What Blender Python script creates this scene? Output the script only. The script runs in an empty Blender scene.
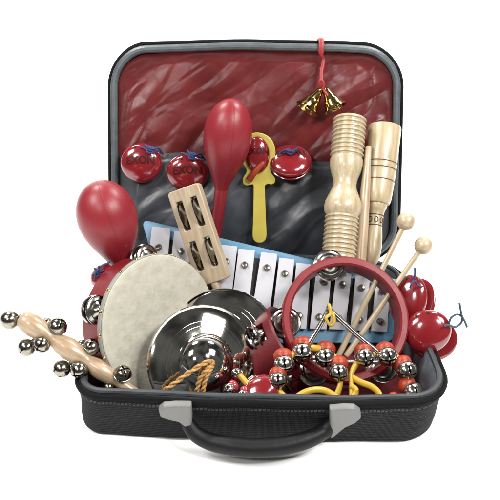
import bpy, bmesh, math, random
from mathutils import Vector as V, Matrix, noise
random.seed(7)
PI=math.pi
sc=bpy.context.scene
col=sc.collection
# ------------------------------------------------------------ camera (1 unit = 10 cm)
EL,DIST,FPX=0.4996,8.095,732.3
CX=252.0
fw=V((0,math.cos(EL),-math.sin(EL))); up=V((0,math.sin(EL),math.cos(EL))); rt=V((1,0,0))
TG=V((0,1.401,1.434)); CAM=TG-fw*DIST
TO=-fw
def ray(px,py):
    return fw+up*((250-py)/FPX)+rt*((px-CX)/FPX)
def at(px,py,Y):
    d=ray(px,py); return CAM+d*((Y-CAM.y)/d.y)
def onp(px,py,p0,n):
    d=ray(px,py); return CAM+d*((V(p0)-CAM).dot(n)/d.dot(n))
def pxs(P): return FPX/((P-CAM).dot(fw))          # pixels per unit at a point
cd=bpy.data.cameras.new('camera'); cam=bpy.data.objects.new('camera',cd); col.objects.link(cam)
cd.sensor_width=36; cd.lens=36*FPX/500; cd.clip_start=.05; cd.clip_end=500
cd.shift_x=-(CX-250)/500
cam.matrix_world=Matrix(((1,0,0,CAM.x),(0,up.y,TO.y,CAM.y),(0,up.z,TO.z,CAM.z),(0,0,0,1)))
sc.camera=cam

# ------------------------------------------------------------ materials
KK=.82   # all painted colours a shade deeper, the exposure a shade brighter
def mat(name,colr,rough=.5,metal=0,coat=0,vary=0,vscale=6,bump=0,bscale=20,stretch=None,spec=.5,col2=None,sheen=0,trans=0):
    if name!='white paper':
        colr=tuple(c*KK for c in colr)
        if col2: col2=tuple(c*KK for c in col2)
    m=bpy.data.materials.new(name); m.use_nodes=True
    nt=m.node_tree; b=nt.nodes['Principled BSDF']
    b.inputs['Base Color'].default_value=(*colr,1); b.inputs['Roughness'].default_value=rough
    b.inputs['Metallic'].default_value=metal; b.inputs['Coat Weight'].default_value=coat
    b.inputs['Coat Roughness'].default_value=.06
    b.inputs['Specular IOR Level'].default_value=spec
    b.inputs['Sheen Weight'].default_value=sheen
    L=nt.links.new
    tc=nt.nodes.new('ShaderNodeTexCoord'); mp=nt.nodes.new('ShaderNodeMapping')
    L(tc.outputs['Object'],mp.inputs[0])
    if stretch: mp.inputs['Scale'].default_value=stretch
    if vary or col2:
        n=nt.nodes.new('ShaderNodeTexNoise'); n.inputs['Scale'].default_value=vscale; n.inputs['Detail'].default_value=6
        L(mp.outputs[0],n.inputs['Vector'])
        r=nt.nodes.new('ShaderNodeValToRGB')
        c2=col2 or tuple(c*(1-vary) for c in colr)
        r.color_ramp.elements[0].position=.35; r.color_ramp.elements[1].position=.65
        r.color_ramp.elements[0].color=(*c2,1); r.color_ramp.elements[1].color=(*colr,1)
        L(n.outputs[0],r.inputs[0]); L(r.outputs[0],b.inputs['Base Color'])
        r2=nt.nodes.new('ShaderNodeMapRange'); r2.inputs[3].default_value=rough*.8; r2.inputs[4].default_value=min(1,rough*1.3)
        L(n.outputs[0],r2.inputs[0]); L(r2.outputs[0],b.inputs['Roughness'])
    if bump:
        n=nt.nodes.new('ShaderNodeTexNoise'); n.inputs['Scale'].default_value=bscale; n.inputs['Detail'].default_value=4
        L(mp.outputs[0],n.inputs['Vector'])
        bp=nt.nodes.new('ShaderNodeBump'); bp.inputs['Strength'].default_value=bump; bp.inputs['Distance'].default_value=.02
        L(n.outputs[0],bp.inputs['Height']); L(bp.outputs[0],b.inputs['Normal'])
    return m
def wood(name,c1,c2,axis,rough=.32):
    """grain runs along axis (object space)"""
    m=bpy.data.materials.new(name); m.use_nodes=True; nt=m.node_tree; b=nt.nodes['Principled BSDF']; L=nt.links.new
    tc=nt.nodes.new('ShaderNodeTexCoord'); mp=nt.nodes.new('ShaderNodeMapping')
    q=V((0,0,1)).rotation_difference(V(axis).normalized()).inverted().to_euler()
    mp.vector_type='POINT'; mp.inputs['Rotation'].default_value=q
    mp2=nt.nodes.new('ShaderNodeMapping'); mp2.inputs['Scale'].default_value=(1,1,.09)
    L(tc.outputs['Object'],mp.inputs[0]); L(mp.outputs[0],mp2.inputs[0])
    n=nt.nodes.new('ShaderNodeTexNoise'); n.inputs['Scale'].default_value=22; n.inputs['Detail'].default_value=10; n.inputs['Roughness'].default_value=.65; n.inputs['Distortion'].default_value=.25
    L(mp2.outputs[0],n.inputs['Vector'])
    r=nt.nodes.new('ShaderNodeValToRGB'); e=r.color_ramp.elements
    c2=(c2[0]*.82,c2[1]*.76,c2[2]*.68)
    e[0].position=.34; e[0].color=(*[KK*q for q in c2],1); e[1].position=.62; e[1].color=(*[KK*q for q in c1],1)
    L(n.outputs[0],r.inputs[0]); L(r.outputs[0],b.inputs['Base Color'])
    b.inputs['Roughness'].default_value=rough; b.inputs['Coat Weight'].default_value=.15; b.inputs['Coat Roughness'].default_value=.15
    bp=nt.nodes.new('ShaderNodeBump'); bp.inputs['Strength'].default_value=.15; bp.inputs['Distance'].default_value=.01
    L(n.outputs[0],bp.inputs['Height']); L(bp.outputs[0],b.inputs['Normal'])
    return m
def fabric(name,c,c2,rib=200):
    m=bpy.data.materials.new(name); m.use_nodes=True; nt=m.node_tree; b=nt.nodes['Principled BSDF']; L=nt.links.new
    tc=nt.nodes.new('ShaderNodeTexCoord')
    wz=nt.nodes.new('ShaderNodeTexWave'); wz.bands_direction='Z'; wz.inputs['Scale'].default_value=12.5; wz.inputs['Distortion'].default_value=.25; wz.inputs['Detail Scale'].default_value=9
    wx=nt.nodes.new('ShaderNodeTexWave'); wx.bands_direction='X'; wx.inputs['Scale'].default_value=27; wx.inputs['Distortion'].default_value=.4
    L(tc.outputs['Object'],wz.inputs['Vector']); L(tc.outputs['Object'],wx.inputs['Vector'])
    n=nt.nodes.new('ShaderNodeTexNoise'); n.inputs['Scale'].default_value=70; n.inputs['Detail'].default_value=3
    L(tc.outputs['Object'],n.inputs['Vector'])
    mu=nt.nodes.new('ShaderNodeMath'); mu.operation='MULTIPLY_ADD'; mu.inputs[1].default_value=.3
    L(wx.outputs['Fac'],mu.inputs[0]); L(wz.outputs['Fac'],mu.inputs[2])
    m2=nt.nodes.new('ShaderNodeMath'); m2.operation='MULTIPLY'; L(mu.outputs[0],m2.inputs[0]); L(n.outputs[0],m2.inputs[1])
    r=nt.nodes.new('ShaderNodeValToRGB'); e=r.color_ramp.elements
    e[0].position=.15; e[0].color=(*c2,1); e[1].position=.8; e[1].color=(*c,1)
    L(m2.outputs[0],r.inputs[0]); L(r.outputs[0],b.inputs['Base Color'])
    b.inputs['Roughness'].default_value=.85; b.inputs['Specular IOR Level'].default_value=.25
    bp=nt.nodes.new('ShaderNodeBump'); bp.inputs['Strength'].default_value=.5; bp.inputs['Distance'].default_value=.02
    L(m2.outputs[0],bp.inputs['Height']); L(bp.outputs[0],b.inputs['Normal'])
    return m
M={}
M['fabric']=fabric('black woven fabric',(.03,.03,.033),(.003,.003,.0035))
M['piping']=mat('slate piping',(.075,.09,.1),.38,vary=.25,vscale=9,bump=.15,bscale=50)
M['traypipe']=mat('dark piping',(.035,.042,.048),.45,vary=.4,vscale=3,bump=.15,bscale=50)
M['zip']=mat('black zip tape',(.006,.006,.007),.8,spec=.1,bump=.4,bscale=80)
M['satin']=mat('dark red satin lining',(.135,.014,.015),.33,vary=.35,vscale=2,bump=.1,bscale=9,spec=.3)
M['redfloor']=mat('red lining floor',(.11,.008,.012),.6,vary=.4,bump=.3,spec=.15)
M['pocket']=mat('charcoal pocket film',(.115,.125,.145),.33,vary=.45,vscale=2,bump=.1,bscale=9,spec=.7)
M['greylining']=mat('slate lining',(.13,.15,.17),.45,vary=.35,vscale=5,bump=.4,bscale=12,coat=.2)
M['red_matte']=mat('matte red plastic',(.225,.014,.022),.36,vary=.06,vscale=3,bump=.05,bscale=40,spec=.4)
M['red_frame']=mat('red lacquered frame',(.19,.010,.015),.38,vary=.15,vscale=5,bump=.06,bscale=25,spec=.28)
M['red_dark']=mat('deep red lacquer',(.11,.006,.010),.38,vary=.2,vscale=5,bump=.06,bscale=25,spec=.25)
M['red_gloss']=mat('glossy red lacquer',(.20,.010,.015),.16,coat=1,vary=.1,vscale=6,bump=.12,bscale=9)
M['ink']=mat('dark imprint',(.035,.003,.004),.45,spec=.2)
M['orange']=mat('orange red plastic',(.34,.042,.014),.36,vary=.15,spec=.35)
M['yellow']=mat('yellow plastic',(.5,.31,.025),.34,vary=.12,vscale=5,bump=.05)
M['yellow_pale']=mat('mustard plastic',(.52,.42,.075),.36,coat=.1,vary=.12,vscale=5)
M['chrome']=mat('polished steel',(.62,.61,.58),.07,metal=1,bump=.03,bscale=14)
M['steel']=mat('brushed steel',(.5,.5,.49),.16,metal=1,bump=.04,bscale=30)
M['bellchrome']=mat('bell chrome',(.6,.58,.55),.15,metal=1,bump=.04,bscale=14)
M['jingle']=mat('nickel jingle',(.5,.48,.45),.18,metal=1,vary=.25,vscale=8,bump=.08,bscale=20)
M['nickel_aged']=mat('aged nickel',(.42,.39,.33),.17,metal=1,vary=.35,vscale=9,bump=.05)
M['gold']=mat('brass',(.72,.5,.19),.12,metal=1,vary=.2,vscale=9,bump=.05)
M['screw']=mat('screw metal',(.28,.25,.21),.25,metal=1)
M['bar']=mat('white enamel bar',(.44,.44,.475),.3,vary=.05,vscale=4,coat=.2)
M['blue']=mat('blue plastic frame',(.085,.22,.35),.42,vary=.1,vscale=4)
M['skin']=mat('goatskin',(.46,.44,.36),.6,col2=(.39,.375,.305),vscale=9,bump=.3,bscale=22)
M['cord_blue']=mat('navy cord',(.02,.035,.13),.6,bump=.5,bscale=60)
M['cord_teal']=mat('dark teal cord',(.012,.05,.08),.55,bump=.4,bscale=60)
M['rope']=mat('tan rope',(.55,.3,.09),.7,vary=.4,vscale=30,bump=.7,bscale=50)
M['ribbon']=mat('red ribbon',(.27,.012,.014),.5)
M['grip']=mat('black rubber grip',(.005,.005,.006),.5,spec=.22,bump=.2,bscale=18)
M['mount']=mat('grey plastic',(.17,.17,.165),.45,vary=.08,bump=.05)
M['thread']=mat('grey thread',(.07,.07,.075),.8)
M['hole']=mat('dark hollow',(.01,.009,.008),.7)
M['pink']=mat('bead red',(.4,.03,.04),.2,coat=.7)

# ------------------------------------------------------------ mesh helpers
def frame(loc,z,xh=(1,0,0)):
    z=V(z).normalized(); x=V(xh)-z*V(xh).dot(z)
    if x.length<1e-4: x=V((0,1,0))-z*z.y
    x.normalize(); y=z.cross(x)
    m=Matrix.Identity(4)
    for i in range(3): m[i][0]=x[i];m[i][1]=y[i];m[i][2]=z[i];m[i][3]=loc[i]
    return m
def lathe(bm,prof,mx,seg=40,cap0=True,cap1=True,sx=1,sy=1):
    """prof: (radius, z) list, in the frame mx"""
    rings=[]
    for r,z in prof:
        if r<1e-6: rings.append([bm.verts.new(mx@V((0,0,z)))]); continue
        rings.append([bm.verts.new(mx@V((r*sx*math.cos(2*PI*i/seg),r*sy*math.sin(2*PI*i/seg),z))) for i in range(seg)])
    for a,b in zip(rings,rings[1:]):
        if len(a)==1 and len(b)==1: continue
        for i in range(seg):
            j=(i+1)%seg
            if len(a)==1: bm.faces.new((a[0],b[j],b[i]))
            elif len(b)==1: bm.faces.new((a[i],a[j],b[0]))
            else: bm.faces.new((a[i],a[j],b[j],b[i]))
    if cap0 and len(rings[0])>1: bm.faces.new(rings[0][::-1])
    if cap1 and len(rings[-1])>1: bm.faces.new(rings[-1])
def catmull(pts,n=8,closed=False):
    P=[V(p) for p in pts]; out=[]; N=len(P)
    for i in range(N if closed else N-1):
        if closed: a,b,c,d=P[(i-1)%N],P[i],P[(i+1)%N],P[(i+2)%N]
        else: a,b,c,d=P[max(i-1,0)],P[i],P[i+1],P[min(i+2,N-1)]
        for k in range(n):
            t=k/n
            out.append(.5*((2*b)+(c-a)*t+(2*a-5*b+4*c-d)*t*t+(3*b-a-3*c+d)*t**3))
    if not closed: out.append(P[-1])
    return out
def tube(bm,pts,r,seg=10,closed=False,flat=1.0,fdir=None,twist=0):
    """sweep; r number or function(t); flat squashes along fdir"""
    N=len(pts); rings=[]; prev=None
    for i,p in enumerate(pts):
        a=pts[(i-1)%N] if (closed or i>0) else p; b=pts[(i+1)%N] if (closed or i<N-1) else p
        t=(b-a).normalized()
        if fdir is not None: x=V(fdir)
        elif prev is None: x=V((0,0,1)) if abs(t.z)<.9 else V((1,0,0))
        else: x=prev
        x=(x-t*x.dot(t)).normalized(); prev=x; y=t.cross(x)
        rr=r(i/max(1,N-1)) if callable(r) else r
        rings.append([bm.verts.new(p+x*(rr*flat*math.cos(2*PI*k/seg+twist*i))+y*(rr*math.sin(2*PI*k/seg+twist*i))) for k in range(seg)])
    for i in range(N if closed else N-1):
        a,b=rings[i],rings[(i+1)%N]
        for k in range(seg): bm.faces.new((a[k],a[(k+1)%seg],b[(k+1)%seg],b[k]))
    if not closed: bm.faces.new(rings[0][::-1]); bm.faces.new(rings[-1])
def slab(bm,poly,n,th,bev=0):
    """polygon of 3-D points (on a plane, normal n) given thickness th behind it"""
    n=V(n).normalized()
    c=sum((V(p) for p in poly),V())/len(poly)
    def sh(d,k): return [bm.verts.new(V(p)+(c-V(p)).normalized()*k-n*d) for p in poly]
    rs=[sh(0,bev),sh(bev*.3,bev*.3),sh(bev,0),sh(th-bev,0),sh(th,bev)] if bev else [sh(0,0),sh(th,0)]
    for a,b in zip(rs,rs[1:]):
        for i in range(len(a)):
            j=(i+1)%len(a); bm.faces.new((a[i],b[i],b[j],a[j]))
    bm.faces.new(rs[0]); bm.faces.new(rs[-1][::-1])
def rrect(hx,hy,r,n=8,rl=None):
    out=[]; r0=r
    for sx,sy,a0 in ((1,1,0),(-1,1,90),(-1,-1,180),(1,-1,270)):
        r=rl if (rl and a0==180) else r0
        cx,cy=sx*(hx-r),sy*(hy-r)
        for k in range(n+1):
            a=math.radians(a0+90*k/n); out.append((cx+r*math.cos(a),cy+r*math.sin(a)))
    return out
def sphere(bm,c,r,seg=24,axis=(0,0,1),sz=1):
    n=seg//2
    lathe(bm,[(r*math.sin(PI*i/n),-r*sz*math.cos(PI*i/n)) for i in range(n+1)],frame(c,axis),seg)
def obj(name,bm,m,parent=None,smooth=35,label=None):
    bmesh.ops.recalc_face_normals(bm,faces=bm.faces)
    if parent is not None:
        top=parent
        while top.parent: top=top.parent
        bmesh.ops.transform(bm,matrix=top.matrix_basis.inverted(),verts=bm.verts)
    me=bpy.data.meshes.new(name); bm.to_mesh(me); bm.free()
    me.materials.append(M[m] if isinstance(m,str) else m)
    if smooth:
        for p in me.polygons: p.use_smooth=True
        me.set_sharp_from_angle(angle=math.radians(smooth))
    o=bpy.data.objects.new(name,me); col.objects.link(o)
    if parent is not None: o.parent=parent
    if label: o['label']=label
    return o
def thing(name,label,cat,loc=(0,0,0),group=None):
    o=bpy.data.objects.new(name,None); col.objects.link(o); o.empty_display_size=.1
    o.matrix_basis=Matrix.Translation(V(loc)); o['label']=label; o['category']=cat
    if group: o['group']=group
    return o
def B(): return bmesh.new()
def copy_tree(o,parent=None):
    c=o.copy(); col.objects.link(c); c.parent=parent
    for ch in o.children: copy_tree(ch,c)
    return c
def text_mesh(bm,s,size,fn,arc=0):
    cu=bpy.data.curves.new('t','FONT'); cu.body=s; cu.size=size; cu.align_x='CENTER'; cu.align_y='CENTER'; cu.offset=.0035*size/.15
    to=bpy.data.objects.new('t',cu); col.objects.link(to)
    dg=bpy.context.evaluated_depsgraph_get(); me=bpy.data.meshes.new_from_object(to.evaluated_get(dg))
    tb_=bmesh.new(); tb_.from_mesh(me); bmesh.ops.triangulate(tb_,faces=tb_.faces[:])
    bmesh.ops.subdivide_edges(tb_,edges=[e for e in tb_.edges if e.calc_length()>size*.12],cuts=3,use_grid_fill=True)
    bmesh.ops.triangulate(tb_,faces=tb_.faces[:])
    mp_={v:bm.verts.new(fn(v.co.x,v.co.y-arc*v.co.x**2)) for v in tb_.verts}
    for f in tb_.faces:
        try: bm.faces.new([mp_[v] for v in f.verts])
        except ValueError: pass
    tb_.free()
    bpy.data.objects.remove(to); bpy.data.curves.remove(cu); bpy.data.meshes.remove(me)

# ------------------------------------------------------------ setting: white paper sweep
bm=B(); GZ=-.06
prof=[(-30,GZ),(4,GZ),(7,GZ)]+[(7+5*math.sin(a),GZ+5-5*math.cos(a)) for a in [PI/2*k/14 for k in range(1,15)]]+[(12,20)]
rows=[[bm.verts.new((x,y,z)) for x in (-26,-9,0,9,26)] for y,z in prof]
for a,b in zip(rows,rows[1:]):
    for i in range(4): bm.faces.new((a[i],a[i+1],b[i+1],b[i]))
M['paper']=mat('white paper',(.93,.93,.93),.9,vary=.015,vscale=1.5,spec=.1)
o=obj('ground',bm,'paper',smooth=60); o['kind']='structure'

# ------------------------------------------------------------ suitcase
W,DP,HT=3.82,2.79,.535; HW=W/2
case=thing('suitcase','open black fabric suitcase with dark red lining, packed with percussion instruments','suitcase',(0,DP/2,0))
def outline(inset,z,n=10,wob=0,side=0):
    hx,hy=HW-inset,DP/2-inset; r=max(.46-inset,.1)
    pts=rrect(hx,hy,r,n,max(.30-inset,.07))
    # add points on the straight edges
    out=[]
    for i,p in enumerate(pts):
        q=pts[(i+1)%len(pts)]; out.append(p); L=math.dist(p,q)
        k=(26 if (i//(n+1))%2==0 else 16)
        if i%(n+1)==n: out+= [(p[0]+(q[0]-p[0])*t/k,p[1]+(q[1]-p[1])*t/k) for t in range(1,k)]
    res=[]
    for x,y in out:
        Y=y+DP/2
        f=max(0,1-(x/HW)**2)
        if y<0: Y-=.07*f*(-y/hy)
        w=noise.noise(V((x*1.7,Y*1.7,z*3+5)))*wob
        ff=max(0,1-Y/DP)
        lowz=max(0,(.5-z)/.5)*ff
        res.append(V((x*(1+w*.5)+.11*ff-(.05*lowz if x<0 else .02*lowz),Y+w*(1 if y<0 else 0)-.06*x/HW*ff,z)))
    return res
def loft(bm,rings,cap0=False,cap1=False):
    R=[[bm.verts.new(p) for p in r] for r in rings]
    for a,b in zip(R,R[1:]):
        for i in range(len(a)):
            j=(i+1)%len(a); bm.faces.new((a[i],a[j],b[j],b[i]))
    if cap0: bm.faces.new(R[0][::-1])
    if cap1: bm.faces.new(R[-1])
    return R
bm=B()
def sagz(r,k):   # soft rim line
    for p in r: p.z+=k*noise.noise(V((p.x*1.1,p.y*1.3,3.3)))
    return r
loft(bm,[outline(.14,-.06),outline(.075,-.05,wob=.01),outline(.05,-.015,wob=.02),outline(.035,.1,wob=.035),outline(.025,.26,wob=.045),outline(.015,.4,wob=.035),sagz(outline(.0,.5,wob=.02),.02),sagz(outline(.0,.53,wob=.02),.03),sagz(outline(.03,.548,wob=.02),.03),sagz(outline(.07,.53,wob=.02),.03),outline(.09,.3),outline(.12,.03)],True,True)
obj('tray',bm,'fabric',case,40)
bm=B(); tube(bm,sagz(outline(.055,.552,wob=.02),.03),.032,8,True); obj('tray_piping',bm,'traypipe',case)
bm=B(); tube(bm,sagz(outline(-.012,.515,wob=.02),.03),.024,8,True,flat=1.3); obj('zipper',bm,'zip',case)
for zz in (.435,.418):   # two rows of running stitch: one thread each, dipping in and out of the cloth
    bm=B(); ol=outline(.002,zz,wob=.032); tot=len(ol); path=[]
    st=next(i for i in range(tot) if ol[i].y<1.6 and ol[i-1].y>=1.6)
    for m_ in range(tot):
        p,q=ol[(st+m_)%tot],ol[(st+m_+1)%tot]
        if p.y>1.6: break
        L=(q-p).length; k=max(1,int(L/.036))
        nrm=V((q.y-p.y,-(q.x-p.x),0)).normalized()
        for t in range(k):
            for u_,h_ in ((.0,-.012),(.08,.007),(.62,.007),(.70,-.012)): path.append(p.lerp(q,(t+u_)/k)+nrm*h_)
    tube(bm,path,.0035,5)
    obj('stitching',bm,'thread',case)
bm=B()
def wavy(inset,z,amp):
    r=outline(inset,z)
    for i,p in enumerate(r):
        d=V((p.x,p.y-DP/2,0)).normalized()
        w=noise.noise(V((p.x*2.3+z*2,p.y*2.6,z*4)))+.5*math.sin(p.y*9+p.x*4+z*3)
        p-=d*(amp*(.5+w))
    return r
loft(bm,[outline(.085,.535),wavy(.1,.49,.03),wavy(.11,.38,.06),wavy(.13,.25,.05),wavy(.14,.12,.04),outline(.15,.045)])
obj('side_lining',bm,'greylining',case,60)
bm=B(); loft(bm,[outline(.14,.052),outline(.4,.056),outline(.8,.05)],False,True); obj('floor_lining',bm,'redfloor',case,60)
# lid
LA=.336; LO=V((0,DP,HT)); lv=V((0,math.sin(LA),math.cos(LA))); ln=V((0,-math.cos(LA),math.sin(LA)))
LL=2.70; LW=1.87
def lp(x,v,w=0): return LO+rt*x+lv*v+ln*w
def lout(inset,w,n=10,wob=0):
    hx,hy=LW-inset,LL/2-inset; r=max(.46-inset,.08); pts=rrect(hx,hy,r,n); out=[]
    for i,p in enumerate(pts):
        q=pts[(i+1)%len(pts)]; out.append(p); k=(26 if (i//(n+1))%2==0 else 18)
        if i%(n+1)==n: out+=[(p[0]+(q[0]-p[0])*t/k,p[1]+(q[1]-p[1])*t/k) for t in range(1,k)]
    return [lp(lidx(x,y+LL/2),y+LL/2+.02*noise.noise(V((x,y,7)))*(1+wob)+.085*(1-(x/hx)**2)*(y/hy if y>0 else 0),w) for x,y in out]
def lidx(x,v):
    t=v/LL
    if x<0: x*=1-.012-.035*t
    else: x*=1+.02-.014*t
    return x
bm=B(); loft(bm,[lout(.3,-.47),lout(.12,-.46),lout(.04,-.40),lout(.01,-.2),lout(-.02,-.03),lout(-.02,.0),lout(.02,.015),lout(.08,.0),lout(.1,-.28)],True,True)
obj('lid',bm,'fabric',case,40)
bm=B(); tube(bm,lout(.035,.03),.048,10,True); obj('lid_piping',bm,'piping',case)
bm=B(); tube(bm,lout(-.03,-.03),.028,8,True,flat=1.2); obj('lid_zipper',bm,'zip',case)
def rmap(s,t,hw,hl,r):
    m=max(abs(s),abs(t))
    if m<1e-9: return 0,0,0
    q=V((s/m*hw,t/m*hl)); c=V((max(-hw+r,min(hw-r,q.x)),max(-hl+r,min(hl-r,q.y)))); d=q-c
    if d.length>r: q=c+d*(r/d.length)
    return q.x*m,q.y*m,m
def ridge(u,k): # soft creased fold
    return 1-abs(math.sin(u*k))**.7
def crease(x,y):
    d=noise.voronoi(V((x,y,.5)))[0]
    return min(.8,d[1]-d[0])
def foldh(x,v):
    # folds run from lower left to upper right
    wx=x+.12*noise.noise(V((x*.8,v*.8,1))); a=(v*.80-wx*.60)+.13*noise.noise(V((x*.9,v*.9,4)))
    h=.06*ridge(a,2.6)*(.5+.5*noise.noise(V((x*.7,v*.7,9))))
    h+=.014*noise.noise(V((a*4,(v*.6+wx*.8)*1.1,2)))
    b=(v*.5+wx*.85)+.1*noise.noise(V((x*2,v*2,6)))
    h+=.002*noise.noise(V((a*14,b*2.2,12)))
    h+=.085*crease(a*1.7+7,b*.55)+.022*crease(a*4.2+3,b*1.3+5)+.012*crease(x*3.1,v*3.3)
    # crinkled corners
    e=max(0,abs(x)-1.2)*max(0,1)
    h+=.05*e*noise.noise(V((x*4,v*3,3)))
    c=max(0,.35-abs(abs(x)-1.6))*2.2
    h+=c*.03*ridge(noise.noise(V((x*2.2,v*1.6,41)))*1.6+x*.8,5)
    return h
bm=B(); N=190; g=[]
for i in range(N+1):
    row=[]
    for j in range(N+1):
        x,y,m=rmap(-1+2*j/N,-1+2*i/N,LW-.085,LL/2-.085,.38)
        v=y+LL/2
        edge=min(1,(1-m)/.10)
        w=-.005-.10*edge**.6+foldh(x,v)*edge
        row.append(bm.verts.new(lp(lidx(x,v),v+.085*(1-(x/LW)**2)*max(0,y/(LL/2)),w)))
    g.append(row)
for i in range(N):
    for j in range(N): bm.faces.new((g[i][j],g[i][j+1],g[i+1][j+1],g[i+1][j]))
obj('lid_lining',bm,'satin',case,80)
# pocket film across the lower half of the lid
bm=B(); g=[]; NX,NY=180,90
ptop=lambda x:1.36-.02*x+.03*math.sin(x*5)-.05*max(0,1-abs(x-.3))
def pockw(x,f):
    v=f*ptop(x); e=min(1,(LW-.1-abs(x))/.25)
    w=.02+.10*math.sin(PI*min(1,f*1.05))**.7*e
    a=v*.75-x*.65+.3*noise.noise(V((x*1.1,v*1.1,31)))
    w+=e*(.07*ridge(a+.3,3.0)*(.5+noise.noise(V((x*.8,v,20))))+.05*noise.noise(V((a*4,x*.9,21)))+.008*noise.noise(V((x*5,v*5,22)))+.06*crease(a*1.9+2,(v*.6+x*.8)*.8)+.022*crease(a*4+9,(v*.6+x*.8)*2+3))
    return w*(.25+.75*min(1,(1-f)/.12+.35))
for i in range(NY+1):
    row=[]
    for j in range(NX+1):
        f=i/NY; s=-1+2*j/NX; hw=LW-.09
        v=.03+f*(ptop(s*hw)-.03)
        if v<.46: hw=LW-.09-.37+math.sqrt(max(0,.37**2-(.46-v)**2))
        x=s*hw
        row.append(bm.verts.new(lp(lidx(x,v),v,pockw(x,f)-.02)))
    g.append(row)
for i in range(NY):
    for j in range(NX): bm.faces.new((g[i][j],g[i][j+1],g[i+1][j+1],g[i+1][j]))
bmesh.ops.solidify(bm,geom=bm.faces[:],thickness=.012)
obj('lid_pocket',bm,'pocket',case,80)
# hinge cloth
bm=B(); tube(bm,[V((-1.5,DP+.01,HT-.02)),V((0,DP+.02,HT-.02)),V((1.5,DP+.01,HT-.02))],.07,10); obj('hinge_cloth',bm,'fabric',case)
# handle
def fy(px,py,off=.0): return at(px,py,-.085-off)
hd=B(); pts=[fy(186,420,.03),fy(196,434,.11),at(212,442,-.24),at(232,446,-.31),at(256,448,-.33),at(282,446,-.31),at(306,440,-.25),at(324,431,-.15),fy(336,420,.03)]
tube(hd,catmull(pts,6),lambda t:.06+.035*math.sin(PI*t)**.6,16,flat=1.0)
H=obj('handle',hd,'grip',case)
def mount(poly,th=.11):
    bm=B(); P=[fy(x,y,.115) for x,y in poly]; slab(bm,P,(0,-1,0),th,.03); 
    o=obj('handle_mount',bm,'mount',H,50)
    b=o.modifiers.new('b','BEVEL'); b.width=.035; b.segments=4; b.angle_limit=.4
mount([(158,411),(163,407),(175,406),(191,406.5),(192,418),(191.5,434),(186,428),(179,423.5),(168,421),(160,418)])
mount([(330,410),(345,408.5),(355,409),(361,413),(361.5,419),(356,424),(345,429),(337,435),(331,440),(330,425)])

# ------------------------------------------------------------ reusable builders
def jingle_pair(parent,loc,axis,r=.17,gap=.05,pin=.16,m='jingle'):
    """two cupped discs on a pin along axis"""
    bm=B(); mx=frame(loc,axis); lathe(bm,[(.016,-pin),(.016,pin)],mx,10)
    P=obj('jingle_pin',bm,'steel',parent)
    for s in (1,-1):
        bm=B(); k=s*gap; a=random.uniform(-.12,.12)
        mm=frame(V(loc)+V(axis).normalized()*k,V(axis)+V((a,.08*s,-a)))
        t=.012
        lathe(bm,[(.018,s*.06+t),(r*.2,s*.04+t),(r*.3,s*.06+t),(r*.45,s*.02+t),(r*.62,t+.004),(r*.72,t+s*.012),(r*.8,t),(r*.93,t-s*.008),(r,t),(r,-t*.3),(r*.93,-s*.008),(r*.62,.0),(r*.45,s*.02-t*.4),(r*.3,s*.05-t*.3),(.018,s*.055-t*.3)],mm,32,False,False)
        obj('jingle',bm,m,P,40)
    return P
def ring_arc(bm,mx,R,tk,z0,z1,a0,a1,caps=True):
    n=max(2,int(abs(a1-a0)/math.radians(4))); bev=.02
    secs=[]
    for i in range(n+1):
        a=a0+(a1-a0)*i/n; c,s=math.cos(a),math.sin(a)
        sec=[(R-tk+bev,z0),(R-bev,z0),(R,z0+bev),(R,z1-bev),(R-bev,z1),(R-tk+bev,z1),(R-tk,z1-bev),(R-tk,z0+bev)]
        secs.append([bm.verts.new(mx@V((r*c,r*s,z))) for r,z in sec])
    for a,b in zip(secs,secs[1:]):
        for k in range(8): bm.faces.new((a[k],a[(k+1)%8],b[(k+1)%8],b[k]))
    if caps: bm.faces.new(secs[0][::-1]); bm.faces.new(secs[-1])
def tambourine_frame(root,mx,R,tk,depth,slots,m,halfang=.24,js=.17,pinlen=None):
    bm=B(); slots=sorted(slots); n=len(slots); st=depth*.26
    for i,a in enumerate(slots):
        b=slots[(i+1)%n]+(2*PI if i==n-1 else 0)
        ring_arc(bm,mx,R,tk,-depth,0,a+halfang,b-halfang)
        ring_arc(bm,mx,R,tk,-st,0,a-halfang,a+halfang,False)
        ring_arc(bm,mx,R,tk,-depth,-depth+st,a-halfang,a+halfang,False)
    obj('frame',bm,m,root,40)
    for a in slots:
        loc=mx@V(((R-tk/2)*math.cos(a),(R-tk/2)*math.sin(a),-depth/2))
        jingle_pair(root,loc,mx.to_3x3()@V((0,0,1)),js,.035,depth*.33)
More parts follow.
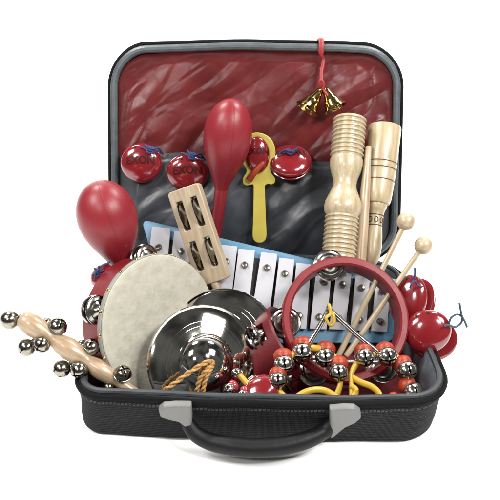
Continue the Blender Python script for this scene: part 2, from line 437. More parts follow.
def bell_mesh(r,n=7):
    """jingle bell with a crossed slot, opening towards -z, built around the origin"""
    bm=B(); vm={}
    def vert(p):
        q=V(p).normalized()*r; k=tuple(round(c,5) for c in q)
        if k not in vm: vm[k]=bm.verts.new(q)
        return vm[k]
    for ax in range(3):
        for sg in (1,-1):
            for i in range(n):
                for j in range(n):
                    ci,cj=abs(i-n//2),abs(j-n//2)
                    if ax==2 and sg==-1 and (ci==0 or cj==0): continue
                    def P(a,b):
                        u_,v_=math.tan((a/n*2-1)*PI/4),math.tan((b/n*2-1)*PI/4); p=[0,0,0]; p[ax]=sg; p[(ax+1)%3]=u_; p[(ax+2)%3]=v_; return p
                    if ax!=2:
                        # side faces: the slot runs on for one row
                        cz=[0,0,0]; q=[(P(i,j)[k]+P(i+1,j+1)[k])/2 for k in range(3)]
                        lat=q[2]; oth=q[1] if ax==0 else q[0]
                        if abs(oth)<.06 and lat<-.62: continue
                    f=[vert(P(i,j)),vert(P(i+1,j)),vert(P(i+1,j+1)),vert(P(i,j+1))]
                    bm.faces.new(f)
    bmesh.ops.recalc_face_normals(bm,faces=bm.faces)
    bmesh.ops.subdivide_edges(bm,edges=bm.edges[:],cuts=1,use_grid_fill=True)
    for v in bm.verts: v.co=v.co.normalized()*r
    bmesh.ops.solidify(bm,geom=bm.faces[:],thickness=r*.06)
    # equator seam and hanging loop
    lathe(bm,[(r*1.0,-r*.05),(r*1.045,-r*.03),(r*1.045,r*.03),(r*1.0,r*.05)],Matrix.Identity(4),32,False,False)
    tube(bm,[V((math.cos(t)*r*.22,0,r*1.08+math.sin(t)*r*.22)) for t in [2*PI*k/12 for k in range(12)]],r*.06,6,True)
    sphere(bm,V((0,0,-r*.5)),r*.3,12)
    return bm
BELL=None
def bell(parent,loc,axis,r,m='bellchrome',xh=(1,.3,0)):
    """axis: direction from bell centre to its loop"""
    global BELL
    key=(m,)
    if BELL is None: BELL={}
    if key not in BELL:
        bm=bell_mesh(1.0); bmesh.ops.recalc_face_normals(bm,faces=bm.faces)
        me=bpy.data.meshes.new('bell'); bm.to_mesh(me); bm.free(); me.materials.append(M[m])
        for p in me.polygons: p.use_smooth=True
        me.set_sharp_from_angle(angle=math.radians(40)); BELL[key]=me
    o=bpy.data.objects.new('bell',BELL[key]); col.objects.link(o); o.parent=parent
    top=parent
    while top.parent: top=top.parent
    o.matrix_basis=top.matrix_basis.inverted()@frame(loc,axis,xh)@Matrix.Scale(r,4)
    return o
def castanet(label,center,n,rx,ry,xh=(1,0,0),th=.10,gap=.03,open_=.0,text=None,cord=None,cordm='cord_blue',group=None,holes=True,tsize=.13,m='red_gloss',toff=.2,back=None):
    """pair of domed shells; n points to the viewer side"""
    root=thing('castanets',label,'castanets',center,group)
    n=V(n).normalized()
    for s in (1,-1):
        mx=frame(V(center)+n*(gap/2*s),n*s if s==1 else -n,xh)
        if s==-1 and open_: mx=mx@Matrix.Rotation(open_,4,'X')
        if s==-1: mx=frame(V(center)-n*(gap/2)+(back or V()),-n,xh)@Matrix.Rotation(-open_,4,'X')
        H_=th
        prof=[(0,.0),(.8,.0),(.93,.0),(1,.012)]+[(math.cos(a)**.85,.012+H_*math.sin(a)) for a in [PI/2*k/12 for k in range(1,12)]]+[(0,.012+H_)]
        bm=B(); lathe(bm,[(p[0],p[1]) for p in prof],mx@Matrix.Diagonal((rx,ry,1,1)),48)
        sh=obj('shell',bm,m,root,50)
        if s==1:
            def dome(x,y,o=.006):
                q=min(.999,math.hypot(x/rx,y/ry)); a=math.acos(min(1,q**(1/.85)))
                return mx@V((x,y,.012+H_*math.sin(a)+o))
            if text:
                bm=B(); text_mesh(bm,text,tsize,lambda x,y:dome(x,y+ry*toff),arc=.6)
                obj('lettering',bm,'ink',sh,80)
            if holes:
                for hx in (-.16,.16):
                    bm=B(); sphere(bm,dome(hx*rx*1.6,ry*.80,-.006),.018,10); obj('cord_hole',bm,'hole',sh)
    if cord:
        for c in cord:
            bm=B(); tube(bm,catmull(c,8),.0115,8); obj('cord',bm,cordm,root)
    return root
def maraca(label,p0,p1,R,Rn,cut):
    """p0 head top, p1 handle end; R head radius; cut = head length fraction"""
    root=thing('maraca',label,'maraca',p1,'maracas')
    ax=(p0-p1); L=ax.length; mx=frame(p1,ax); h=L*cut
    bm=B(); prof=[]
    z0=L-h
    for k in range(0,33):
        t=k/32; # 0 neck to 1 top : egg shape, fullest at 0.62
        q=.60*t/.5 if t<.5 else .60+.40*math.sin(PI/2*(t-.5)/.5); t=q
        if q<.60: r=Rn+(R-Rn)*(math.sin(PI/2*(q/.60)))**1.25*1.0
        else: r=R*math.sqrt(max(0,1-((q-.60)/.40)**2))
        prof.append((max(r,0),z0+h*t))
    prof[-1]=(0,L)
    lathe(bm,[(Rn*.96,z0)]+prof,mx,56,True,False); hd_=obj('head',bm,'red_matte',root,60)
    for sg in (1,-1):
        bm=B(); sd=(rt*.25+TO).normalized(); a0=math.atan2(sd.dot(mx.to_3x3()@V((0,1,0))),sd.dot(mx.to_3x3()@V((1,0,0))))+(0 if sg==1 else PI)
        tube(bm,[mx@V((r*math.cos(a0),r*math.sin(a0),z)) for r,z in prof if r>.01],.0045,6); obj('mould_seam',bm,'red_matte',hd_,60)
    bm=B(); lathe(bm,[(0,-.03),(Rn*.9,-.02),(Rn*1.25,.02),(Rn*1.15,.12),(Rn*.85,.3),(Rn*.9,z0*.6),(Rn*.99,z0+.02)],mx,28); obj('handle',bm,'red_matte',root,60)
    return root

# ------------------------------------------------------------ maracas
maraca('red maraca standing upright against the middle of the lid, partly beside a yellow clapper',at(232.5,98.5,2.95),at(212,262,2.72),.30,.085,.53)
maraca('large red maraca at the left leaning out past the suitcase edge behind the skin tambourine',at(96,181,1.75),at(140,322,1.45),.335,.095,.60)

# ------------------------------------------------------------ xylophone
XA=math.radians(45); xn=V((0,-math.sin(XA),math.cos(XA))); x0=V((0,1.42,.2))
def xp(px,py,lift=0): return onp(px,py,x0+xn*lift,xn)
xy=thing('xylophone','blue framed toy xylophone with white metal bars propped across the suitcase','xylophone',xp(270,335))
def roundpoly(c,rad=7,n=5):
    out=[]; N=len(c)
    for i in range(N):
        p=V(c[i]);a=(V(c[i-1])-p).normalized();b=(V(c[(i+1)%N])-p).normalized()
        s,e=p+a*rad,p+b*rad
        for k in range(n+1):
            t=k/n; out.append(s*(1-t)**2+p*2*t*(1-t)+e*t*t)
    return out
bm=B(); slab(bm,[xp(q.x,q.y) for q in roundpoly([(141,219),(416,284),(392,343),(178,343)],9)],xn,.16,.015); obj('frame',bm,'blue',xy,40)
bm=B(); slab(bm,[xp(q.x,q.y,.004) for q in [V((153,236)),V((397,288)),V((385,329)),V((140,327))]],xn,.003); obj('gap_shade_sheet',bm,'hole',xy,0)  # flat dark sheet: painted shade for the recessed gaps between bars
# bars: (top centre, bottom centre, half width) in order of length
bars=[((161,227),(150,330),10.5),((183,231.5),(173,330),10.2),((206,237),(195,330),10),((228.5,245),(218,330),9.6),((246.5,249),(237,330),9.2),((269,252.5),(258,330),9.2),((286.5,258),(279,329.5),8.6),((303.5,263),(298,329),8.3),((324,268),(318,329.5),8.6),((344,272),(337,330),8.4),((362.5,276),(358,331),8.2),((383,280),(379,332),8.2)]
for (tx,ty),(bx_,by),hw in bars:
    sl=-.19 if tx<300 else -.1
    c=[(tx-hw*.86,ty-.6),(tx+hw*.92,ty+1.2),(bx_+hw,by),(bx_-hw*.95,by-.8)]
    bm=B(); slab(bm,[xp(a,b,.075) for a,b in c],xn,.035,.008); br=obj('bar',bm,'bar',xy,30)
    for f in (.22,.80) if tx>280 else (.2,.9):
        q=(tx+(bx_-tx)*f,ty+(by-ty)*f); P=xp(q[0],q[1],.077)
        bm=B(); lathe(bm,[(.026,-.02),(.026,.012)],frame(P,xn),16); lathe(bm,[(.042,.012),(.042,.025),(.03,.04),(.01,.044),(0,.044)],frame(P,xn),18)
        obj('screw',bm,'screw',br,40)

# ------------------------------------------------------------ guiro, tone block, beater, mallets
def px_lathe(bm,pa,pb,prof,seg=40,rs=1):
    """prof (t, radius px) along pa->pb"""
    L=(pb-pa).length; s=pxs((pa+pb)/2)
    lathe(bm,[(r*rs/s,t*L) for t,r in prof],frame(pa,pb-pa),seg)
W1=(.48,.40,.27); W2=(.41,.34,.225)
ga,gb=at(350,119,3.0),at(338,268,1.78)
gu=thing('guiro','pale wooden double guiro with ribbed ends, narrow waist, left of the beater stick','guiro',gb)
M['w_guiro']=wood('guiro wood',W1,W2,gb-ga)
bm=B(); pr=[(0,0),(0,12.5),(.012,13)] # hollow mouth rim
pr=[(.03,0),(.03,12.5),(0,13.5),(0,15.6)]
for k in range(9):
    t=.004+k*.030; pr+=[(t,16),(t+.005,17),(t+.014,17),(t+.019,15.6),(t+.026,15.4)]
pr+=[(.285,16.6),(.32,16.6),(.36,15.3),(.41,12.6),(.45,11.6),(.48,12.2),(.53,15.5),(.57,18),(.60,18.7),(.635,18.2),(.655,16.4),(.665,15.6)]
for k in range(11):
    t=.668+k*.029; pr+=[(t,16),(t+.005,17),(t+.014,17),(t+.019,15.7),(t+.025,15.5)]
pr+=[(1,16),(1,0)]
px_lathe(bm,ga,gb,pr,48); obj('body',bm,'w_guiro',gu,30)
ba,bb=at(385,127,3.05),at(370,268,1.95)
tb=thing('tone_block','smooth wooden tone block with turned handle leaning at the right end of the lid','tone block',bb)
M['w_block']=wood('block wood',(.47,.39,.26),(.40,.32,.19),bb-ba)
bm=B(); px_lathe(bm,ba,bb,[(.12,0),(.12,12),(.01,13),(0,14),(0,16),(.012,16.6),(.25,16),(.262,15.6),(.27,16),(.30,15.8),(.31,15.4),(.318,15.7),(.40,15.2),(.48,14.4),(.53,13.6),(.552,12.4),(.56,10)],48); obj('cylinder',bm,'w_block',tb,35)
bm=B(); px_lathe(bm,ba,bb,[(.555,10.4),(.575,10.4),(.6,8.6),(.63,7.7),(.645,7.9),(.70,7.4),(.72,7.8),(.78,8.8),(.85,9.3),(.90,8.8),(.95,7.4),(.985,4.5),(1,0)],36); hdl=obj('handle',bm,'w_block',tb,40)
M['burnt']=mat('burnt wood line',(.09,.05,.025),.7)
Lb=(bb-ba).length; s=pxs((ba+bb)/2); mx=frame(ba,bb-ba)
for t,r in ((.637,7.9),(.708,7.6),(.268,16.0),(.312,15.8),(.395,15.2)):
    bm=B(); lathe(bm,[(r/s+.002,t*Lb-.006),(r/s+.006,t*Lb),(r/s+.002,t*Lb+.006)],mx,40,False,False); obj('burnt_line',bm,'burnt',hdl)
# little burnt circles round the handle band
for k in range(8):
    bm=B(); a=2*PI*k/8; zc=.672*Lb
    tube(bm,[mx@V(((7.7/s+.002)*math.cos(a+.022*math.cos(b)/ (7.7/s)),(7.7/s+.002)*math.sin(a+.022*math.cos(b)/(7.7/s)),zc+.033*math.sin(b))) for b in [2*PI*i/12 for i in range(12)]],.0055,5,True); obj('burnt_circle',bm,'burnt',hdl)
sa,sb=at(368.5,146,2.72),at(359.5,270,1.85)
M['w_beater']=wood('beater wood',(.48,.37,.25),(.40,.29,.18),sb-sa)
bm=B(); px_lathe(bm,sa,sb,[(0,0),(.002,2.4),(.01,3),(.1,3.6),(.4,5.2),(.7,5.9),(.99,6),(1,0)],24)
o=obj('beater',bm,'w_beater',None,40); o['label']='plain tapered wooden beater stick standing between the guiro and the tone block'; o['category']='beater'
def mallet(label,hp,Y0,tip,Y1,r):
    h=at(*hp,Y0); t=at(*tip,Y1); d=(h-t).normalized()
    root=thing('mallet',label,'mallet',t,'xylophone mallets')
    m=wood('mallet wood',(.48,.40,.28),(.40,.32,.2),d)
    bm=B(); s=pxs(h); sphere(bm,h,r/s,32,d); obj('head',bm,m,root,60)
    bm=B(); lathe(bm,[(.0,0),(.03,0),(.034,.02),(.030,(h-t).length-r/s*.7),(0,(h-t).length-r/s*.6)],frame(t,d),16); obj('stick',bm,m,root,40)
mallet('round headed wooden mallet whose head is the higher, nearer the tone block','head' and (406,221.5),1.75,(338,357),1.0,9.2)
mallet('round headed wooden mallet whose head is the lower, just above the red castanets',(423.5,245.5),1.6,(346,356),.95,9.2)

# ------------------------------------------------------------ jingle stick
ja,jb=at(182,188,2.25),at(213,283,1.72)
jd=(jb-ja); JL=jd.length; jn=(TO+rt*.12+up*.05); mxj=frame(ja,jd,(1,0,0))
# frame: local x = across, y = thickness, z = along
xj=(rt-jd.normalized()*rt.dot(jd.normalized())).normalized(); nj=xj.cross(jd.normalized()); 
if nj.dot(TO)<0: nj=-nj
nj=(nj-xj*.32).normalized(); xj=(jd.normalized().cross(nj)); xj=xj if xj.x>0 else -xj
def J(x,z,w=0): return ja+xj*x+jd.normalized()*z+nj*w
js=thing('jingle_stick','pale wooden jingle stick with four slots of metal discs, leaning over the xylophone','jingle stick',jb)
M['w_stick']=wood('stick wood',(.44,.36,.255),(.38,.30,.2),jd,.5)
bm=B(); hw=.205; th=.13
# board as a grid with four slot holes
xs=[-hw,-hw+.03,-.135,-.055,.055,.135,hw-.03,hw]; zs=[0,.03,.14,.5,.64,1.0,JL-.03,JL]
def corner(x,z):
    return x
def ok(i,j): return not ((i in (2,4)) and (j in (2,4)))
vt={}
def vv(i,j,k):
    if (i,j,k) not in vt:
        x,z=xs[i],zs[j]
        if i in(0,7) and j in (0,7): x*=.94; z+=(.012 if j==0 else -.012)
        vt[(i,j,k)]=bm.verts.new(J(x,z,(0 if k==0 else -th)))
    return vt[(i,j,k)]
for i in range(7):
    for j in range(7):
        if not ok(i,j): continue
        bm.faces.new([vv(i,j,0),vv(i+1,j,0),vv(i+1,j+1,0),vv(i,j+1,0)])
        bm.faces.new([vv(i,j,1),vv(i,j+1,1),vv(i+1,j+1,1),vv(i+1,j,1)])
        for (di,dj,e) in ((-1,0,((0,0),(0,1))),(1,0,((1,1),(1,0))),(0,-1,((1,0),(0,0))),(0,1,((0,1),(1,1)))):
            a,b=i+di,j+dj
            if not (0<=a<7 and 0<=b<7) or not ok(a,b):
                (p,q),(r_,s_)=e
                bm.faces.new([vv(i+p,j+q,0),vv(i+p,j+q,1),vv(i+r_,j+s_,1),vv(i+r_,j+s_,0)])
bo=obj('board',bm,'w_stick',js,30); b=bo.modifiers.new('b','BEVEL'); b.width=.012; b.segments=3; b.angle_limit=.7
for sx in (-.095,.095):
    for sz in (.32,.82):
        c=J(sx,sz,-th/2)
        bm=B(); tube(bm,[J(sx-.07,sz,-th/2),J(sx+.07,sz,-th/2)],.01,8); P=obj('jingle_pin',bm,'steel',js)
        for s in (-1,1):
            bm=B(); mm=frame(J(sx+s*.016,sz,-th/2),xj+nj*.1*s+V((0,0,.03)))
            r=.165; lathe(bm,[(.015,s*.03),(r*.4,s*.025),(r*.55,s*.004),(r*.96,0),(r,s*.004),(r*.96,s*.008),(r*.55,s*.014),(r*.4,s*.033),(.015,s*.037)],mm,32,False,False); obj('jingle',bm,'nickel_aged',P,40)
bm=B(); lathe(bm,[(0,0),(.05,0),(.058,.03),(.05,.1),(.07,.5),(.075,.8),(.05,.95),(0,.96)],frame(J(.0,JL-.02,-th/2),jd),20); obj('handle',bm,'w_stick',js,50)

# ------------------------------------------------------------ skin tambourine
tc_=at(162,324.5,1.0); tn=(TO*.80+rt*.78+up*.02).normalized(); TR=.765
tm=thing('tambourine','red tambourine with a pale goatskin head standing at the left inside the suitcase','tambourine',tc_-up*TR)
mxt=frame(tc_,tn,rt)
def ang(deg): return math.radians(deg)
tambourine_frame(tm,mxt,TR,.06,.40,[ang(a) for a in (97,166,236,300,350,35)],'red_frame',.2,.16)
bm=B()
rings=[]
prof=[]
for k in range(0,15):
    r=(TR-.005)*k/14; prof.append((r,.012))
prof+=[(TR+.004,.008),(TR+.012,-.02),(TR+.012,-.075),(TR+.004,-.085)]
lathe(bm,prof,mxt,72,True,False); obj('drumskin',bm,'skin',tm,50)
bm=B(); lathe(bm,[(TR+.013,-.006),(TR+.02,-.012),(TR+.02,-.068),(TR+.013,-.075)],mxt,72,False,False)
M['band']=mat('grey skin edge',(.26,.26,.235),.6,vary=.2); obj('skin_band',bm,'band',tm,50)
for k in range(20):
    bm=B(); a=2*PI*k/20+.1
    d=V((math.cos(a),math.sin(a),0)); P=mxt@(d*(TR+.018)+V((0,0,-.035)))
    sphere(bm,P,.026,12,mxt.to_3x3()@d,.6)
    obj('tack',bm,'gold',tm)

# ------------------------------------------------------------ cymbals
def cymbal(label,c,n,R,dome,group):
    root=thing('cymbal',label,'cymbal',c-up*R*.9,group); mx=frame(c,n,rt); bm=B()
    h=.16; t=.014
    P=[(R,.0),(R*.985,.016),(R*.95,.006),(R*.9,.02),(R*.7,.055),(R*.5,.08),(dome*1.03,.10),(dome*.99,.118),(dome*.9,.16),(dome*.7,.205),(dome*.45,.235),(dome*.2,.25),(.025,.252)]
    full=P+[(r,z-t) for r,z in P[::-1]]
    lathe(bm,full,mx,96,False,False); pl=obj('plate',bm,'chrome',root,25)
    # lathe ridges as thin raised grooves
    bm=B()
    for f in (.62,.70,.78,.86):
        z=.02+(.9-f)*.35*.5
        z={.62:.066,.66:.060,.70:.055,.74:.0467,.78:.0382,.82:.0297,.86:.0212}.get(f,z)
        lathe(bm,[(R*f-.006,z-.0005),(R*f,z+.0018),(R*f+.006,z-.0005)],mx,96,False,False)
    obj('groove',bm,'chrome',pl,60)
    return root,mx
cr,cmx=cymbal('front polished metal cymbal with a tan rope through its dome',at(204,362,.55),TO+rt*.36+up*.14,.61,.275,'pair of cymbals')
def C(x,y,off=0): return cmx@V((x,y,off))
q0=cmx@V((0,0,.27))
bm=B()
s1=catmull([q0-TO*.03,q0+TO*.05,at(207,362,.19),at(190,372,.15),at(175,383,.11),at(163,392,.09),at(158,402,.12)],8)
s2=catmull([q0-TO*.03,q0+TO*.05+rt*.02,at(211,368,.18),at(206,378,.15),at(203,390,.12),at(200,402,.14)],8)
s3=catmull([q0+TO*.04,at(208,368,.17),at(200,379,.15),at(197,391,.13),at(196,402,.14)],8)
for s in (s1,s2,s3):
    for ph in (0,PI):
        off=[]
        for i,p in enumerate(s):
            t=(s[min(i+1,len(s)-1)]-s[max(i-1,0)]).normalized(); x=(up-t*up.dot(t)).normalized(); y=t.cross(x)
            a=ph+i*.75; off.append(p+(x*math.cos(a)+y*math.sin(a))*.014)
        tube(bm,off,.0145,8)
sphere(bm,q0+TO*.02,.032,14)
obj('rope',bm,'rope',cr,60)
cymbal('polished metal cymbal half hidden behind the front one, above the dark red tambourine',at(223,342,1.0),TO+rt*-.04+up*.3,.62,.26,'pair of cymbals')

# ------------------------------------------------------------ red ring with jingles
rc=at(346,318,.95); rn=(TO+rt*.05+up*.27).normalized()
rg=thing('ring_tambourine','open red ring tambourine with jingles and no skin, standing before the white xylophone bars','tambourine',rc-up*.7)
mxr=frame(rc,rn,rt); tambourine_frame(rg,mxr,.698,.095,.34,[ang(a) for a in (103,183,238,308)],'red_frame',.21,.175)
# dark red tambourine standing edge-on between cymbal and ring
dc=at(281,352,1.08); dn=(rt*.78+up*.55-TO*-.25).normalized()
dt=thing('edge_tambourine','deep red tambourine standing nearly edge-on between the cymbals and the red ring','tambourine',dc-up*.6)
dt.name='tambourine'
mxd=frame(dc+dn*.2,dn,(0,0,1)); tambourine_frame(dt,mxd,.5,.05,.46,[ang(a) for a in (20,92,164,236,308)],'red_dark',.24,.15)

# ------------------------------------------------------------ triangle
tr=thing('triangle','steel triangle with a yellow hanging loop standing inside the red ring','triangle',at(340,352,.45))
A=at(329,309,.74); Lb_=at(301,358,.50); Rb=at(384,360,.50)
bm=B(); tube(bm,catmull([at(306,357,.49),Lb_,at(303,352,.52),A.lerp(Lb_,.5),A+(Lb_-A)*.06,A+V((0,0,.015)),A+(Rb-A)*.06,A.lerp(Rb,.5),at(380,354,.52),Rb,at(376,362,.48),at(340,362,.47),at(316,360,.48)],8),.027,14); obj('rod',bm,'steel',tr,60)
bm=B(); tube(bm,catmull([A+V((.0,.05,-.03)),A+V((0,-.0,.05)),A+V((.01,-.06,-.02)),at(326,318,.63),at(330,325,.62),at(334,322,.63),at(333,314,.68)],8,True),.018,8); obj('loop',bm,'yellow',tr,60)

# ------------------------------------------------------------ bell bracelets
def bracelet(label,bells,straps,r=10.3,cap_up=7,capm='orange'):
    c=at(bells[0][0],bells[0][1],bells[0][2])
    root=thing('bell_bracelet',label,'bell bracelet',c,'jingle bell bracelets')
    for b in bells:
        px,py,Y=b[:3]; rr=b[3] if len(b)>3 else r; dx,dy=b[4] if len(b)>4 else (0,-cap_up)
        P=at(px,py,Y); s=pxs(P); k=(rt*dx-up*dy)/s*.84-TO*.03
        Q=P+k
        bm=B(); sphere(bm,Q,rr*.97/s,28,k,.82); cp=obj('bell_cap',bm,capm,root,60)
        bl=bell(root,P+TO*.035,(k*1.0-TO*.17),rr*.96/s); 
    bm=B()
    for st in straps:
        tube(bm,catmull([at(p[0],p[1],p[2])+TO*.09 for p in st],8),.024,10,flat=1.45,fdir=up)
    obj('strap',bm,'yellow',root,60)
    return root
bracelet('yellow bracelet with red capped jingle bells, left one, below the steel triangle',
  [(278,380,.26,9.3),(284,364,.42,10.3,(-1,-9)),(302,352,.55,10.6,(2,-8.5)),(325,357,.5,10.5,(1,-9)),(338,372,.36,10,(1,-10))],
  [[(275,384,.33),(278,372,.42),(288,357,.52),(303,348,.63),(316,347,.6),(329,352,.56),(339,364,.48),(340,378,.38),(336,392,.28),(328,402,.22)],
   [(289,404,.18),(297,395,.2),(307,389.5,.24),(318,388,.27),(327,390,.26),(336,396,.2)],[(275,386,.3),(283,394,.2),(290,403,.16)]])
bracelet('yellow bracelet with red capped jingle bells, right one, beside the suitcase side wall',
  [(364,357,.5,10,(0,-7)),(386.5,356,.52,10.3,(-2,-7)),(406,370,.42,10.3,(-4,-7)),(412,391,.28,10,(-6,-7)),(395,400,.14,6,(-2,-3))],
  [[(350,398,.2),(350,384,.32),(350,373,.42),(356,362,.52),(370,353,.6),(386,352,.62),(397,358,.58),(408,374,.48),(410,392,.34)],
   [(351,376,.4),(360,381,.34),(370,385,.3),(377,391,.24),(381,402,.16)],[(349,384,.3),(355,389,.25),(352,396,.2),(358,402,.16)]])
bracelet('small red and yellow bell strap lying against the cymbal edge at the front rim',
  [(237,373,.42,5.5,(3,5)),(229,389,.26,6.5,(5,-3)),(254,379,.4,4.6,(-3,3)),(243,394,.15,5,(2,-4))],
  [[(240,374,.42),(246,381,.34),(251,389,.26),(254,398,.18)]],capm='pink')

# ------------------------------------------------------------ castanets
def lidc(px,py,w): return onp(px,py,LO+ln*w,ln)
def clo(P,s=.0): return P
LT='EXON'
def topcord(px,py,dx,w=.24):
    a=lidc(px,py,w+.06); f=lambda x,y,k=0: lidc(px+x,py+y,w+.05+k)
    return [[f(-9,0,-.05),f(-4,1),f(1,4,.03),f(5,2,.05),f(9,4,.02),f(14,5,-.08)],[f(-3,-3),f(0,1,.03),f(3,4,.05),f(6,3,.03),f(4,0),f(1,1,.02),f(-1,5,.04),f(6,6,.04)],[f(0,-1,.05),f(4,2,.07),f(10,1,.02),f(15,7,-.1)]]
cg='red castanets tucked along the lid pocket'
castanet('round red castanet with dark lettering, leftmost along the lid pocket, blue cord on top',lidc(141.5,163,.17),ln+rt*.05,.262,.25,text=LT,cord=topcord(148,147,0),group=cg,toff=.18)
castanet('round red castanet with dark lettering, touching the left side of the upright maraca',lidc(187.5,172.5,.17),ln+up*-.1+rt*.1,.268,.235,text=LT,cord=topcord(190,153,0),group=cg,toff=.22,tsize=.135)
castanet('flattened oval red castanet with blue cord, right of the yellow clapper',lidc(290.5,162.5,.2),ln+up*.75,.272,.25,text=LT,cord=[[lidc(x,y,w) for x,y,w in c] for c in ([(280,153,.25),(285,150,.3),(290,151,.34),(296,150,.3),(298,153,.25)],[(284,153,.28),(288,149,.3),(293,152,.32),(297,148,.25)],[(286,151,.3),(290,154,.32),(295,151,.3)])],group=cg,toff=.25,tsize=.13)
rg_='red castanets at the right rim'
c1=at(409,301,1.35)
castanet('red castanets at the right rim behind another pair, with a short blue knotted cord',c1,TO*.8+rt*-.45+up*.1,.215,.30,xh=rt+up*-.25,th=.09,gap=.05,open_=.15,back=rt*.07-up*.03,cordm='cord_blue',
 cord=[[at(410,288,1.2),at(412,283,1.2),at(414,279,1.22),at(415,274,1.22),at(415,268,1.22)],[at(411,284,1.18),at(415,281,1.2),at(418,285,1.25),at(424,287,1.35)]],group=rg_)
c2=at(427.5,331,.95)
castanet('red castanets hanging over the right rim nearest the front, with a looped teal cord',c2,TO*.9+rt*-.2+up*.05,.255,.235,xh=rt+up*.28,th=.1,gap=.07,open_=-.1,back=rt*.07-up*.10,cordm='cord_teal',
 cord=[[at(444,326,.8),at(449,325,.82),at(455,327,.85),at(461,323,.87),at(462,317,.87),at(457,314.5,.87),at(451,318,.86),at(449,324,.84)],[at(459.5,303,.86),at(460.5,309,.86),at(462,316,.86),at(465,322,.86),at(467,327,.86)]],group=rg_)
castanet('small dark red castanet with navy cord poking out at the left behind the skin tambourine',at(103,276,1.3),TO*.6-rt*.5+up*.4,.16,.14,cordm='cord_blue',holes=False,th=.07,
 cord=[[at(110,262,1.3),at(102,266,1.25),at(97,271,1.2),at(95,277,1.2),at(99,275,1.2)],[at(94,268,1.22),at(99,272,1.22),at(104,270,1.22)],[at(93,281,1.22),at(98,275,1.22),at(99,266,1.22)],[at(92,275,1.22),at(100,274,1.22),at(98,281,1.22)]])
castanet('glossy red castanet lying at the front rim between the cymbal and the bell bracelet',at(261,392,.22),TO*.8+up*.5+rt*-.2,.21,.17,xh=rt+up*.45,th=.12,holes=False)

# ------------------------------------------------------------ yellow clapper
yc=thing('clapper','mustard yellow handle clapper with a red castanet in its head, right of the upright maraca','clapper',lidc(260,242,.2))
bm=B(); pl=[(253,185),(253.5,192),(253,220),(252.5,236),(255,241.5),(259.5,243),(264,241.5),(266.5,236),(266,220),(265,192),(265,186),(268,184),(272,184.5),(275,182),(275,178),(271.5,173),(270.5,168),(274,161),(275.5,152),(273.5,143),(268.5,136.5),(261,133),(253,133),(246,137),(241,144),(240,153),(242,162),(246,169),(246,173),(243,178),(243,183),(246,185.5),(250,185)]
slab(bm,catmull([lidc(x,y,.26) for x,y in pl],4,True),ln,.06); f=obj('frame',bm,'yellow_pale',yc,40); b=f.modifiers.new('b','BEVEL'); b.width=.02; b.segments=3; b.angle_limit=.6
cc=lidc(257.5,155,.262); mx=frame(cc,ln,rt); 
bm=B(); rx,ry,H_=.155,.235,.09
lathe(bm,[(1,0)]+[(math.cos(a)**.85,H_*math.sin(a)) for a in [PI/2*k/12 for k in range(0,12)]]+[(0,H_)],mx@Matrix.Diagonal((rx,ry,1,1)),40); sh=obj('shell',bm,'red_gloss',yc,60)
def dm(x,y):
    q=min(.99,math.hypot(x/rx,y/ry)); return mx@V((x,y,H_*math.sin(math.acos(q**(1/.85)))+.006))
bm=B(); text_mesh(bm,LT,.105,lambda x,y:dm(x,y+.05),arc=.6); obj('lettering',bm,'ink',sh,80)
bm=B(); tube(bm,catmull([lidc(249,180,.29),lidc(254,173,.35),lidc(260,166,.36),lidc(264,162,.35)],6),lambda t:.045*(1-.4*t),12,flat=.6,fdir=ln); obj('hinge_tongue',bm,'orange',yc,60)

# ------------------------------------------------------------ brass bells on ribbon
gb_=thing('brass_bells','two small brass bells hanging from the lid edge on a red ribbon','bells',at(322,90,3.3))
bm=B()
top=lp(0,LL+.035,.09); tx=at(321,44,3.7).x
R0=V((at(321.5,46,top.y).x,top.y,top.z)); 
path=[lp(R0.x,LL+.12,-.3),lp(R0.x,LL+.15,-.1),lp(R0.x,LL+.125,.05),lp(R0.x,LL+.05,.10),lp(R0.x,LL-.06,.09),at(323.5,60,3.6),at(321.5,72,3.5),at(321.5,80,3.44),at(322,90,3.38)]
tube(bm,catmull(path,6),lambda t:.035 if t<.5 else .022,8,flat=.35,fdir=ln); obj('ribbon',bm,'ribbon',gb_,60)
bm=B(); tube(bm,catmull([at(322,88,3.37),at(319,84,3.36),at(321,80,3.36),at(324,84,3.35),at(322,90,3.34)],6),.018,8); tube(bm,catmull([at(322,88,3.37),at(325,92,3.3),at(328,96,3.25)],6),.016,8); obj('bow',bm,'ribbon',gb_,60)
for (a,b_,sg) in (((320.5,90),(307,109),1),((325.5,89),(335.5,108.5),-1)):
    pa,pb=at(*a,3.36),at(*b_,3.22); L=(pb-pa).length; mx=frame(pa,pb-pa,rt)
    bm=B(); 
    P=[(0,-.012),(.03,-.01),(.045,.01),(.055,.05),(.075,.11),(.095,.16),(.105,.165),(.108,.18),(.125,.24),(.145,L-.03),(.158,L),(.15,L),(.135,L-.03),(.115,.24),(.09,.16),(.05,.06),(0,.02)]
    lathe(bm,P,mx,40); bo=obj('bell',bm,'gold',gb_,35)
    bm=B(); sphere(bm,mx@V((.0,0,L-.015)),.035,14); tube(bm,[mx@V((0,0,.03)),mx@V((0,0,L-.03))],.008,6); obj('clapper',bm,'gold',bo,60)

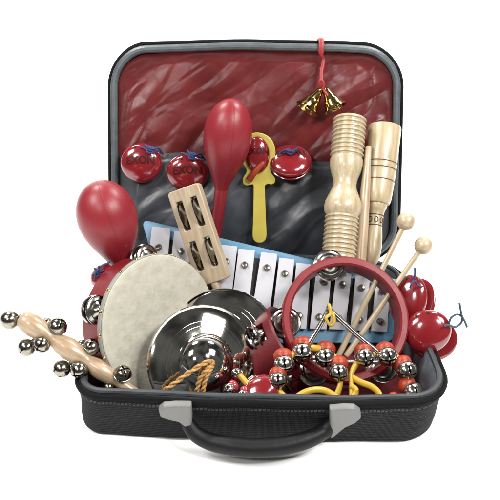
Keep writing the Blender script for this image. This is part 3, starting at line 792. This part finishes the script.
# ------------------------------------------------------------ sleigh bell stick
ka,kb=at(20,317,.62),at(141,396,.30)
kd=(kb-ka); KL=kd.length; kn=kd.normalized()
sk=thing('sleigh_bell_stick','turned wooden stick ringed with small metal bells poking out over the left rim','bell stick',at(88,362,.6))
M['w_sleigh']=wood('sleigh stick wood',(.46,.35,.24),(.38,.27,.17),kd,.28)
bm=B()
px_lathe(bm,ka,kb,[(0,0),(.0,4),(.012,7),(.04,9.3),(.10,10.2),(.16,9.6),(.22,7.2),(.26,6.2),(.29,6.8),(.34,9),(.40,10),(.47,9.2),(.53,7),(.56,6.2),(.59,7),(.64,8.8),(.68,9),(.74,8),(.79,5.6),(.81,5),(.85,5.2),(.92,4.6),(1,4.4),(1,0)],36,1.1)
obj('handle',bm,'w_sleigh',sk,60)
def kpt(t): return ka+kd*t
for px,py,t,r,Yo in [(9.5,320,0,9.8,0),(58.5,325.5,.25,9.5,.1),(47,322,.2,5.5,.18),(25,349,.18,9.2,-.12),(41,345.5,.24,8.6,-.2),(59.5,370,.5,9.2,-.1),(78.5,371,.54,9.2,-.2),(92,345.5,.55,8.8,.15),(82,344,.5,5.5,.2),(123,373,.83,9.2,.0),(112,369,.76,5.4,.12),(108,388,.78,5.5,-.12)]:
    base=kpt(t); P=at(px,py,base.y+Yo*.6); s=pxs(P); P=P.lerp(base,.10 if t else .03)
    bell(sk,P,((base-P).normalized()-TO*.45),r/s*.97,'nickel_aged',(random.random(),random.random(),.2))
    bm=B(); tube(bm,[P.lerp(base,.3),base],.02,8); obj('bell_wire',bm,'steel',sk)

# ------------------------------------------------------------ light: a dim studio with key and front lamps, plus added fills
w=bpy.data.worlds.new('World'); sc.world=w; w.use_nodes=True; nt=w.node_tree; bg=nt.nodes['Background']
tcw=nt.nodes.new('ShaderNodeTexCoord'); nz=nt.nodes.new('ShaderNodeTexNoise'); nz.inputs['Scale'].default_value=2.2; nz.inputs['Detail'].default_value=2
rp=nt.nodes.new('ShaderNodeValToRGB'); rp.color_ramp.elements[0].position=.42; rp.color_ramp.elements[1].position=.62
rp.color_ramp.elements[0].color=(.03,.03,.028,1); rp.color_ramp.elements[1].color=(.13,.13,.12,1)
nt.links.new(tcw.outputs['Generated'],nz.inputs['Vector']); nt.links.new(nz.outputs[0],rp.inputs[0]); nt.links.new(rp.outputs[0],bg.inputs['Color']); bg.inputs['Strength'].default_value=1.0
def lamp(name,loc,tgt,size,power,colr=(1,.98,.95),sy=None,spread=None):
    l=bpy.data.lights.new(name,'AREA'); l.shape='RECTANGLE'; l.size=size; l.size_y=sy or size; l.energy=power; l.color=colr
    if spread: l.spread=spread
    o=bpy.data.objects.new(name,l); col.objects.link(o); d=V(tgt)-V(loc)
    o.matrix_world=frame(loc,-d,(1,0,0))
lamp('key_lamp',(5.5,-6,11),(0,1.5,.8),1.6,900)
lamp('front_lamp',(-4.5,-8,10),(0,1,.6),1.4,380)
lamp('left_floor_fill',(-8,-2.5,11),(-2,0,0),4,1150)  # added fill, washes the case's shadows off the white floor
lamp('right_floor_fill',(8,-2.5,11),(2,0,0),4,1150)  # added fill, the same for the other side of the floor
lamp('added_backdrop_fill',(-5,6.0,11),(-3,9,1.5),3,1100)  # added pair, only drives the sweep behind the case to pure white
lamp('added_backdrop_fill',(5,6.0,11),(3,9,1.5),3,1100)

sc.view_settings.view_transform='Standard'; sc.view_settings.look='None'; sc.view_settings.exposure=.3; sc.view_settings.gamma=1
sc.cycles.max_bounces=8
